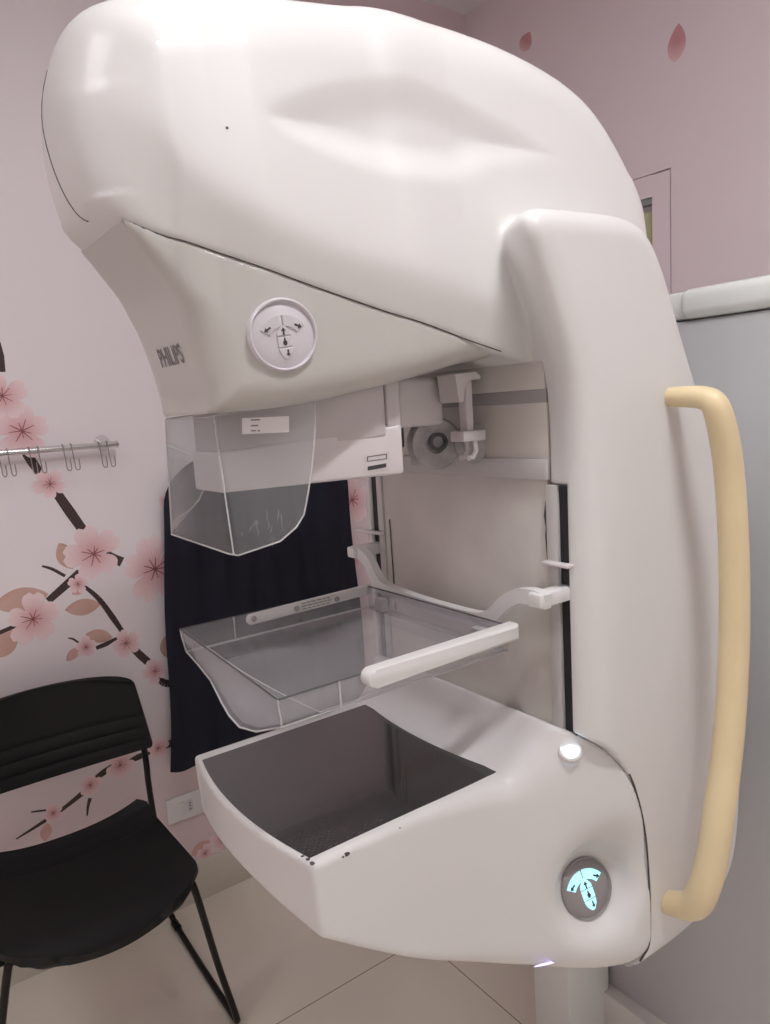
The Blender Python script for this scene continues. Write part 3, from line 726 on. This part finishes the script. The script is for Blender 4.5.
# --- stand behind the C-arm ---
XS = 1.20
st = box('stand', (XS, .42, .10), (XS + .34, .966, 1.515), M['standgrey'], MM, .006, 3, 'grey stand panel')
bm = bmesh.new(); add_box(bm, (XS - .012, .40, 1.517), (XS + .36, .765, 1.568), .016, 4); add_box(bm, (XS + .006, .60, 1.519), (XS + .35, .975, 1.566), .006, 3); finish('stand_cap', bm, M['standwhite'], st, 'white rounded cap')
bm = bmesh.new(); add_box(bm, (XS - .03, .40, .004), (XS + .34, 1.002, .112), .004); finish('kick_plate', bm, M['kick'], st, 'pale kick plate')
box('corner_trim', (XS - .004, .966, .114), (XS + .30, .979, 1.515), M['standwhite'], st, .002)
box('rear_post', (1.06, .94, .0), (1.19, 1.042, .60), M['standwhite'], MM, .004, 3, 'white foot post behind the panel')
bm = bmesh.new(); add_lathe(bm, [(0, -.24), (.14, -.24), (.14, -.01), (.125, 0), (0, 0)], (1.02, Y0, 1.25), (-1, 0, 0), 48, (0, 0, 1)); finish('pivot_hub', bm, M['standwhite'], MM)

# ------------------------------------------------------------------ room shell
XW, YW, HC = 1.87, 1.99, 2.69
XL, YN = -1.7, -1.2
def slab(name, lo, hi, m, bevel=0): return struct(box(name, lo, hi, m, None, bevel))
slab('floor', (XL - .1, YN - .1, -.1), (XW + .1, YW + .1, 0), M['floor'])
slab('ceiling', (XL - .1, YN - .1, HC), (XW + .1, YW + .1, HC + .1), M['ceiling'])
wl1 = slab('wall_left', (XL - .1, YW, 0), (XW + .1, YW + .1, HC), M['mural'])
M['palewall'] = mat('pale_wall_paint', (.86, .84, .835), .6, bump=.1)
slab('wall_near', (XL - .1, YN - .1, 0), (XW + .1, YN, HC), M['palewall'])
slab('wall_opposite', (XL - .1, YN, 0), (XL, YW, HC), M['pinkwall'])
slab('baseboard_left', (XL, YW - .008, 0), (XW, YW, .12), M['skirt'], .001)
# right wall with a doorway
DY0, DY1, DZ = 1.222, 1.965, 1.985
bm = bmesh.new()
add_box(bm, (XW, YN, 0), (XW + .1, DY0, HC)); add_box(bm, (XW, DY0, DZ), (XW + .1, DY1, HC)); add_box(bm, (XW, DY1, 0), (XW + .1, YW, HC))
wr = struct(finish('wall_right', bm, M['pinkwall'], None, smooth=False))
slab('baseboard_right', (XW - .008, YN, 0), (XW, DY0, .12), M['skirt'], .001)
# flush door covered with the same paper, with a vision panel
VY0, VY1, VZ0, VZ1 = 1.281, 1.48, 1.46, 1.926
bm = bmesh.new(); g = .004
for lo, hi in (((DY0 + g, 0.004), (VY0, DZ - g)), ((VY1, .004), (DY1 - g, DZ - .0015)), ((VY0, .004), (VY1, VZ0)), ((VY0, VZ1), (VY1, DZ - .0015))):
    add_box(bm, (XW + .002, lo[0], lo[1]), (XW + .045, hi[0], hi[1]))
dr = struct(finish('door_1', bm, M['pinkwall'], None, smooth=False))
M['doorgap'] = mat('door_gap', (.52, .39, .41), .7)
M['vframe'] = mat('grey_aluminium', (.30, .31, .31), .4, metal=.3)
M['vglass'] = mat('yellow_green_glass', (.50, .50, .30), .25)
bm = bmesh.new()
for lo, hi in (((VY0, VZ1 - .018), (VY1, VZ1)), ((VY0, VZ0), (VY1, VZ0 + .018)), ((VY1 - .018, VZ0), (VY1, VZ1))): add_box(bm, (XW + .006, lo[0], lo[1]), (XW + .042, hi[0], hi[1]), .001)
finish('vision_frame', bm, M['vframe'], dr)
bm = bmesh.new(); add_box(bm, (XW + .018, VY0, VZ1 - .034), (XW + .028, VY1, VZ1 - .018)); finish('vision_bead', bm, M['strip'], dr)
bm = bmesh.new(); add_box(bm, (XW + .020, VY0, VZ0), (XW + .026, VY1, VZ1)); finish('vision_pane', bm, M['vglass'], dr)
bm = bmesh.new()
for y in (DY0, DY1 - .004): add_box(bm, (XW + .05, y, 0), (XW + .09, y + .004, DZ))
add_box(bm, (XW + .05, DY0, DZ - .004), (XW + .09, DY1, DZ)); struct(finish('trim_1', bm, M['doorgap'], None, smooth=False))
slab('wall_corridor', (XW + .1, DY0 - .1, -.0), (XW + .14, DY1 + .1, DZ + .1), M['doorgap'])

# ------------------------------------------------------------------ printed mural on the walls
PK = dict(base=(.70, .36, .38), mid=(.82, .57, .59), tip=(.88, .70, .72), dark=(.30, .10, .10), branch=(.055, .032, .030), leaf=(.56, .33, .26), leaf2=(.66, .36, .32))
class Print:
    def __init__(s): s.v = []; s.f = []; s.c = []
    def poly(s, pts, cols, lift):
        i = len(s.v); s.v += [(p[0], p[1], lift) for p in pts]; s.c += cols; s.f.append(tuple(range(i, i + len(pts))))
    def fan(s, c, ccol, pts, cols, lift):
        i = len(s.v); s.v.append((c[0], c[1], lift)); s.c.append(ccol); s.v += [(p[0], p[1], lift) for p in pts]; s.c += cols; n = len(pts)
        for k in range(n - 1): s.f.append((i, i + 1 + k, i + 2 + k))
    def build(s, name, to3, parent):
        me = bpy.data.meshes.new(name); me.from_pydata([tuple(to3(*v)) for v in s.v], [], s.f)
        a = me.color_attributes.new('print', 'FLOAT_COLOR', 'POINT')
        for k, c in enumerate(s.c): a.data[k].color = (*c, 1)
        return link(name, me, M['print'], parent)
def W1(x, z, l): return (x, YW - .0006 - l, z)
def W2(y, z, l): return (XW - .0006 - l, y, z)
def w1(px, py): p = onY((px, py), YW); return np.array([p[0], p[2]])
def w2(px, py): p = onX((px, py), XW); return np.array([p[1], p[2]])
K1 = (w1(60, 600)[1] - w1(60, 601)[1])        # metres per pixel on that wall
def lerp(a, b, t): return tuple(a[i] + (b[i] - a[i]) * t for i in range(3))
def petal(pr, c, r, ang, wid, lift, notch=True):
    n = 9; L = []; R = []
    for k in range(n):
        t = k / (n - 1); w = wid * r * math.sin(math.pi * min(1, (t * .86 + .03))) ** .75 * (0.35 + .65 * t) * 1.25
        L.append((t * r, w)); R.append((t * r, -w))
    tip = [(r * 1.0, wid * r * .34), (r * (.90 if notch else 1.04), 0), (r * 1.0, -wid * r * .34)]
    P = [(0, 0)] + L[1:-1] + tip + R[1:-1][::-1] + [(0, 0)]
    ca, sa = math.cos(ang), math.sin(ang)
    col = [lerp(PK['base'], PK['tip'], min(1, (p[0] / r) * 1.25)) for p in P]
    q = [(c[0] + x * ca - y * sa, c[1] + x * sa + y * ca) for x, y in P]
    pr.fan((c[0] + .55 * r * ca, c[1] + .55 * r * sa), PK['mid'], q, col, lift)
    for s in (-.22, .0, .22):
        a = ang + s; e = (c[0] + .62 * r * math.cos(a), c[1] + .62 * r * math.sin(a)); nx, ny = -math.sin(a) * r * .012, math.cos(a) * r * .012
        pr.poly([(c[0] - nx, c[1] - ny), e, (c[0] + nx, c[1] + ny)], [PK['base']] * 3, lift + .0002)
def blossom(cpx, rpx, rot, lift, parent, face=1.0):
    pr = Print(); c = w1(*cpx); r = rpx * K1
    for k in range(5): petal(pr, c, r * random.uniform(.9, 1.08), rot + k * 2 * math.pi / 5 + random.uniform(-.1, .1), .42, lift + k * .00003)
    for k in range(9):
        a = rot + .3 + k * 2 * math.pi / 9 + random.uniform(-.15, .15); L = r * random.uniform(.25, .48); e = (c[0] + L * math.cos(a), c[1] + L * math.sin(a)); nx, ny = -math.sin(a) * r * .02, math.cos(a) * r * .02
        pr.poly([(c[0] - nx, c[1] - ny), (e[0] - nx * .6, e[1] - ny * .6), (e[0] + nx * .6, e[1] + ny * .6), (c[0] + nx, c[1] + ny)], [PK['dark']] * 4, lift + .0004)
    pr.build('printed_blossom', W1, parent)
def branch(pts, widths, parent, col='branch', lift=.0002):
    pr = Print(); P = catmull([w1(*p) for p in pts], 5) if len(pts) > 2 else np.array([w1(*p) for p in pts]); n = len(P); w = np.interp(np.linspace(0, 1, n), np.linspace(0, 1, len(widths)), widths) * K1 * .5
    for k in range(n - 1):
        d = P[k + 1] - P[k]; d /= np.linalg.norm(d); m = np.array([-d[1], d[0]])
        pr.poly([P[k] + m * w[k], P[k + 1] + m * w[k + 1], P[k + 1] - m * w[k + 1], P[k] - m * w[k]], [PK[col]] * 4, lift)
    pr.build('printed_branch', W1, parent)
def leafp(cpx, lpx, wpx, rot, parent, col='leaf', lift=.0001):
    pr = Print(); c = w1(*cpx); n = 12; up = []; dn = []
    for k in range(n + 1):
        t = k / n; w = wpx * .5 * K1 * math.sin(math.pi * t) ** .8; x = (t - .5) * lpx * K1; up.append((x, w)); dn.append((x, -w))
    P = up + dn[::-1][1:-1]; ca, sa = math.cos(rot), math.sin(rot)
    pr.poly([(c[0] + x * ca - y * sa, c[1] + x * sa + y * ca) for x, y in P], [lerp(PK[col], PK['tip'], .25 * (k % len(up)) / n) for k in range(len(P))], lift)
    pr.build('printed_leaf', W1, parent)
# branches
for pts, w in (([(-2, 342), (0, 356), (2, 372)], [4, 7, 6]), ([(-10, 400), (3, 410), (6, 415)], [7, 9, 6]), ([(26, 452), (32, 462), (44, 478)], [9, 9, 7]), ([(56, 492), (70, 512), (87, 536)], [9, 10, 9]),
               ([(106, 553), (113, 558), (122, 562)], [7, 9, 10]), ([(80, 572), (66, 585), (48, 601)], [8, 8, 7]), ([(30, 620), (15, 626), (-6, 635)], [3, 4, 4]), ([(42, 566), (52, 569), (65, 576)], [2, 3, 3]),
               ([(80, 583), (98, 598), (113, 618), (128, 640)], [3, 5, 6, 4]), ([(133, 648), (140, 655), (148, 662)], [7, 8, 8]), ([(158, 677), (165, 683), (185, 684)], [6, 8, 8]),
               ([(96, 648), (106, 644), (117, 638)], [4, 5, 3]), ([(68, 638), (73, 639), (79, 643)], [1.2, 2, 2]),
               ([(182, 740), (172, 743), (160, 747)], [9, 9, 6]), ([(150, 752), (138, 757), (128, 762)], [5, 7, 4]), ([(112, 766), (104, 772), (96, 778)], [5, 7, 6]), ([(86, 790), (74, 800), (60, 811)], [6, 5, 4]),
               ([(46, 820), (32, 829), (16, 839)], [4, 3, 1.5]), ([(31, 812), (38, 811), (46, 810)], [1.5, 2, 2]), ([(90, 798), (88, 806), (87, 816)], [4, 3, 1.5])):
    branch(pts, w, wl1)
for c, l, w, r, col in (((66, 556), 30, 18, 1.9, 'leaf'), ((21, 600), 50, 24, .05, 'leaf'), ((83, 607), 35, 17, -.03, 'leaf'), ((3, 644), 34, 24, .7, 'leaf'), ((99, 636), 28, 14, -.35, 'leaf'), ((73, 654), 18, 10, .7, 'leaf2'),
                        ((167, 647), 26, 16, 1.6, 'leaf'), ((46, 832), 19, 11, 1.35, 'leaf2'), ((201, 848), 26, 15, .3, 'leaf2'), ((78, 590), 14, 10, .5, 'leaf2'), ((140, 806), 12, 3, .2, 'leaf2')):
    leafp(c, l, w, r, wl1, col)
for c, r, rot in (((2, 396), 22, .4), ((22, 431), 27, .2), ((50, 484), 16, .9), ((78, 584), 10, .1), ((94, 554), 29, .55), ((155, 569), 36, .35), ((33, 619), 25, .25), ((126, 643), 16, .6), ((86, 647), 11, .2), ((155, 671), 14, .7),
                  ((166, 500), 9, .2), ((158, 748), 13, .3), ((120, 765), 15, .9), ((90, 785), 12, .1), ((53, 813), 10, .5), ((352, 500), 30, .3), ((352, 560), 16, .8), ((222, 838), 16, .4), ((205, 853), 11, .1), ((240, 836), 14, .9)):
    blossom(c, r, rot, .0006, wl1)
for cpx, lpx, wpx, rot in (((677, 43), 38, 19, 1.45), ((526, 42), 20, 17, .9)):
    pr = Print(); c = w2(*cpx); kk = abs(w2(cpx[0], cpx[1] - 10)[1] - c[1]) / 10; n = 12; up = []; dn = []
    for k in range(n + 1):
        t = k / n; w = wpx * .5 * kk * 1.15 * math.sin(math.pi * t ** .85) ** .8; x = (t - .5) * lpx * kk; up.append((x, w)); dn.append((x, -w))
    P = up + dn[::-1][1:-1]; ca, sa = math.cos(rot), math.sin(rot)
    pr.fan((c[0], c[1]), (.58, .28, .30), [(c[0] - (x * ca - y * sa) * 1.0, c[1] + x * sa + y * ca) for x, y in P + P[:1]], [lerp((.80, .58, .58), (.60, .30, .32), min(1, 1.6 * abs((k % 26) / 12.0 if k <= 12 else (24 - k) / 12.0))) for k in range(len(P) + 1)], .0002)
    pr.build('printed_petal', W2, wr)

# ------------------------------------------------------------------ towel rail with hooks
RY = YW - .035
rl = thing('hook_rail', 'chrome rail on suction cups beside the printed blossoms', 'rail', (.30, RY, 1.346))
bm = bmesh.new(); add_tube(bm, [(-.12, RY, 1.3475), (.553, RY, 1.3475)], .0078, 14); add_tube(bm, [(.553, RY, 1.3475), (.558, RY, 1.3475)], .009, 14); finish('bar', bm, M['chrome'], rl)
for x in (-.05, .528):
    bm = bmesh.new(); add_lathe(bm, [(0, 0), (.004, .004), (.007, .026), (.019, .0335), (.021, .035)], (x, RY, 1.352), (0, 1, 0), 24); finish('suction_cup', bm, M['tray'], rl)
def hook(x, label, parent_none=None):
    h = thing('wire_hook', label, 'hook', (x, RY, 1.346), 'wire hooks on the rail')
    for dx in (-.010, .010):
        pts = [(x + dx, RY + .010, 1.342), (x + dx, RY + .009, 1.354), (x + dx, RY, 1.357), (x + dx, RY - .010, 1.352), (x + dx, RY - .012, 1.335), (x + dx + .002, RY - .012, 1.312), (x + dx + .003, RY - .014, 1.296), (x + dx + .007, RY - .020, 1.292), (x + dx + .010, RY - .026, 1.298), (x + dx + .009, RY - .027, 1.320)]
        tube('hook_wire', catmull(pts, 4), .0014, M['hookwire'], h, 8)
    return h
for px, lab in ((2, 'wire hook on the chrome rail at the photo edge, nearest the large upper blossoms'), (33, 'wire hook on the chrome rail in front of the dark branch'), (67, 'middle wire hook on the chrome rail, over bare pale wall'), (103, 'wire hook on the chrome rail nearest its end cup')):
    hook(onY((px, 450), RY)[0], lab)

# ------------------------------------------------------------------ navy garment on the wall
def garment():
    g = thing('hanging_gown', 'navy blue gown hanging on the wall behind the machine', 'gown', (.95, YW - .03, 1.5))
    bm = bmesh.new(); n, m_ = 60, 44; rows = []
    def edge(t):        # left/right x at height fraction t (0 bottom, 1 top)
        xl = .600 + .060 * t; xr = 1.275 - .030 * t
        if t > .86: q = (t - .86) / .14; xl += .055 * q * q + .03 * q ** 4; xr -= .050 * q * q + .09 * q ** 4
        return xl, xr
    for j in range(m_ + 1):
        t = j / m_; z = .445 + (1.285 - .445) * t; xl, xr = edge(t); row = []
        for i in range(n + 1):
            s = i / n; x = xl + (xr - xl) * s
            fold = .010 * math.sin(s * 23 + 1.2 * math.sin(3 * t)) * (1.05 - t * .75) + .005 * math.sin(s * 51 + 2 * t)
            y = YW - .038 - fold - .022 * math.sin(math.pi * s) ** .5
            row.append(bm.verts.new((x + .004 * math.sin(9 * t + 5 * s), y, z - .012 * math.cos(2 * math.pi * s) * (1 - t) )))
        rows.append(row)
    for a, b in zip(rows, rows[1:]):
        for i in range(n): bm.faces.new((a[i], a[i + 1], b[i + 1], b[i]))
    bmesh.ops.recalc_face_normals(bm, faces=bm.faces); bmesh.ops.solidify(bm, geom=bm.faces[:], thickness=.006)
    finish('cloth', bm, M['navy'], g, angle=70)
    tube('collar_loop', catmull([(.86, YW - .05, 1.275), (.89, YW - .05, 1.34), (.95, YW - .04, 1.37), (1.01, YW - .05, 1.34), (1.04, YW - .05, 1.275)], 6), .011, M['navy'], g, 10)
    k = thing('wall_hook', 'small metal wall hook holding up the navy gown', 'hook', (.95, YW, 1.35))
    tube('hook_arm', catmull([(.95, YW, 1.372), (.95, YW - .03, 1.362), (.95, YW - .055, 1.352), (.95, YW - .07, 1.36), (.95, YW - .074, 1.38)], 5), .005, M['metal'], k, 10)
    bm = bmesh.new(); add_lathe(bm, [(0, .006), (.016, .006), (.018, 0), (.018, -.001)], (.95, YW, 1.372), (0, -1, 0), 24); finish('hook_base', bm, M['metal'], k)
garment()

# ------------------------------------------------------------------ wall socket
sk = thing('wall_socket', 'white double wall socket plate low on the wall beside the chair', 'socket', (.648, YW, .30))
a = (.589, .264); b = (.708, .338)
bm = bmesh.new(); add_box(bm, (a[0], YW - .009, a[1]), (b[0], YW + .0, b[1]), .003, 3); finish('cover_plate', bm, M['socket'], sk)
bm = bmesh.new(); add_box(bm, (.618, YW - .0105, .282), (.640, YW - .008, .320), .001); finish('blank_module', bm, M['socket'], sk)
bm = bmesh.new(); add_prism(bm, [(.012 * math.cos(t) if abs(math.cos(t)) < .8 else .012 * math.copysign(.8, math.cos(t)), .0185 * math.sin(t)) for t in np.linspace(0, 2 * math.pi, 24, endpoint=False)], (.655, YW, .301), (1, 0, 0), (0, 0, 1), (0, -1, 0), .0085, .0105); so = finish('outlet', bm, M['pad'], sk)
bm = bmesh.new()
for dz in (-.009, 0, .009): add_lathe(bm, [(.0024, .0104), (.0024, .0109), (0, .0109)], (.655, YW, .301 + dz), (0, -1, 0), 10)
finish('pin_hole', bm, M['ink'], so)

# ------------------------------------------------------------------ chair
def chair():
    ch = thing('chair', 'black plastic chair on a steel sled frame against the flowered wall', 'chair', (.285, 1.62, 0))
    cx = .288
    # seat
    def shell(name, outline, mid, zfun, thick, nrm):
        pass
    n, m_ = 36, 40; bm = bmesh.new(); rows = []
    for j in range(m_ + 1):
        v = j / m_; y = 1.400 + .400 * v
        hwid = .198 - .008 * v
        if v < .18: hwid -= .085 * (1 - v / .18) ** 2.2
        if v > .93: hwid -= .02 * ((v - .93) / .07) ** 2
        row = []
        for i in range(n + 1):
            s = -1 + 2 * i / n; x = cx + hwid * s
            yy = y - .030 * (1 - s * s) * (1 - v) ** 2 - .02 * (abs(s) ** 2) * v - .022 * (1 - s * s) * v * v
            z = .438 + .014 * abs(s) ** 3 - .022 * math.exp(-(v / .10) ** 2) + .022 * max(0, (v - .75) / .25) ** 1.6 - .012 * (1 - s * s) * v + .006
            for r in (.80, .86, .92): z -= .0035 * math.exp(-((v - r) / .010) ** 2)
            row.append(bm.verts.new((x, yy, z)))
        rows.append(row)
    for a, b in zip(rows, rows[1:]):
        for i in range(n): bm.faces.new((a[i], a[i + 1], b[i + 1], b[i]))
    bmesh.ops.recalc_face_normals(bm, faces=bm.faces)
    if sum(f.normal.z for f in bm.faces) < 0: bmesh.ops.reverse_faces(bm, faces=bm.faces)
    bmesh.ops.solidify(bm, geom=bm.faces[:], thickness=.014)
    finish('seat', bm, M['chair'], ch, angle=55)
    # backrest
    bm = bmesh.new(); rows = []; m_ = 36
    for j in range(m_ + 1):
        v = j / m_; z = .566 + .217 * v; row = []
        hwid = .238 - .026 * v
        if v > .84: hwid -= .030 * ((v - .84) / .16) ** 2.4
        if v < .06: hwid -= .006 * (1 - v / .06) ** 2
        for i in range(n + 1):
            s = -1 + 2 * i / n; x = cx + hwid * s
            y = 1.868 + .030 * v - .045 * s * s + .0
            y -= 0
            for r in (.13, .28, .43): y += .0045 * math.exp(-((v - r) / .022) ** 2) * (1 if abs(s) < .9 else max(0, (1 - abs(s)) / .1))
            zz = z - .004 * s * s * v ** 2 - .006 * s ** 6 * v ** 2 + .014 * (s * s) * (1 - v)
            row.append(bm.verts.new((x, y, zz)))
        rows.append(row)
    for a, b in zip(rows, rows[1:]):
        for i in range(n): bm.faces.new((a[i], a[i + 1], b[i + 1], b[i]))
    bmesh.ops.recalc_face_normals(bm, faces=bm.faces); bmesh.ops.solidify(bm, geom=bm.faces[:], thickness=.012)
    finish('backrest', bm, M['chair'], ch, angle=55)
    for s in (1, -1):
        pts = [(cx + s * .150, 1.455, .424), (cx + s * .172, 1.450, .423), (cx + s * .183, 1.448, .400), (cx + s * .222, 1.470, .20), (cx + s * .256, 1.485, .045), (cx + s * .262, 1.495, .014), (cx + s * .264, 1.53, .0095), (cx + s * .266, 1.72, .0095), (cx + s * .270, 1.90, .0095), (cx + s * .270, 1.935, .018), (cx + s * .266, 1.945, .06),
               (cx + s * .238, 1.895, .36), (cx + s * .225, 1.862, .47), (cx + s * .222, 1.852, .55), (cx + s * .215, 1.856, .68)]
        tube('leg_frame', catmull(pts, 5), .0078, M['frame'], ch, 12)
        bm = bmesh.new(); add_tube(bm, [(cx + s * .270, 1.895, .0105), (cx + s * .270, 1.925, .0105)], .0105, 12); finish('foot_cap', bm, M['frame'], ch)
    for y, z in ((1.475, .415), (1.74, .43)): tube('cross_bar', [(cx - .19, y, z), (cx + .19, y, z)], .008, M['frame'], ch, 10)
chair()

# ------------------------------------------------------------------ ceiling lights
def ceil_light(x, y, sx, sy, label, power):
    t = thing('ceiling_light', label, 'ceiling light', (x, y, HC), 'ceiling panel lights')
    bm = bmesh.new()
    for lo, hi in (((-sx, -sy), (sx, -sy + .015)), ((-sx, sy - .015), (sx, sy)), ((-sx, -sy + .015), (-sx + .015, sy - .015)), ((sx - .015, -sy + .015), (sx, sy - .015))):
        add_box(bm, (x + lo[0], y + lo[1], HC - .018), (x + hi[0], y + hi[1], HC - .0005))
    finish('light_frame', bm, M['standwhite'], t, smooth=False)
    bm = bmesh.new(); add_box(bm, (x - sx + .015, y - sy + .015, HC - .012), (x + sx - .015, y + sy - .015, HC - .004))
    finish('diffuser', bm, emit('light_diffuser', (.985, .99, 1.0), power), t, smooth=False)
ceil_light(.42, .64, .20, .08, 'short bright ceiling panel light above the machine front', 30)
ceil_light(.50, -.18, .20, .06, 'narrow bright ceiling panel light above the viewer', 190)
ceil_light(-.9, .6, .30, .30, 'unseen square fill panel added on the ceiling to brighten the left wall', 9)  # extra out-of-view fill panel, added to brighten the left wall

w = bpy.data.worlds.new('world'); bpy.context.scene.world = w; w.use_nodes = True
w.node_tree.nodes['Background'].inputs['Color'].default_value = (.5, .48, .5, 1); w.node_tree.nodes['Background'].inputs['Strength'].default_value = .3

vs = bpy.context.scene.view_settings
vs.view_transform = 'Standard'; vs.look = 'None'; vs.exposure = -0.05; vs.gamma = 1.0; vs.use_curve_mapping = False
cy = bpy.context.scene.cycles
cy.max_bounces = 10; cy.diffuse_bounces = 5; cy.transparent_max_bounces = 24; cy.transmission_bounces = 8
try:
    cy.use_denoising = True; cy.denoiser = 'OPENIMAGEDENOISE'
except Exception: pass
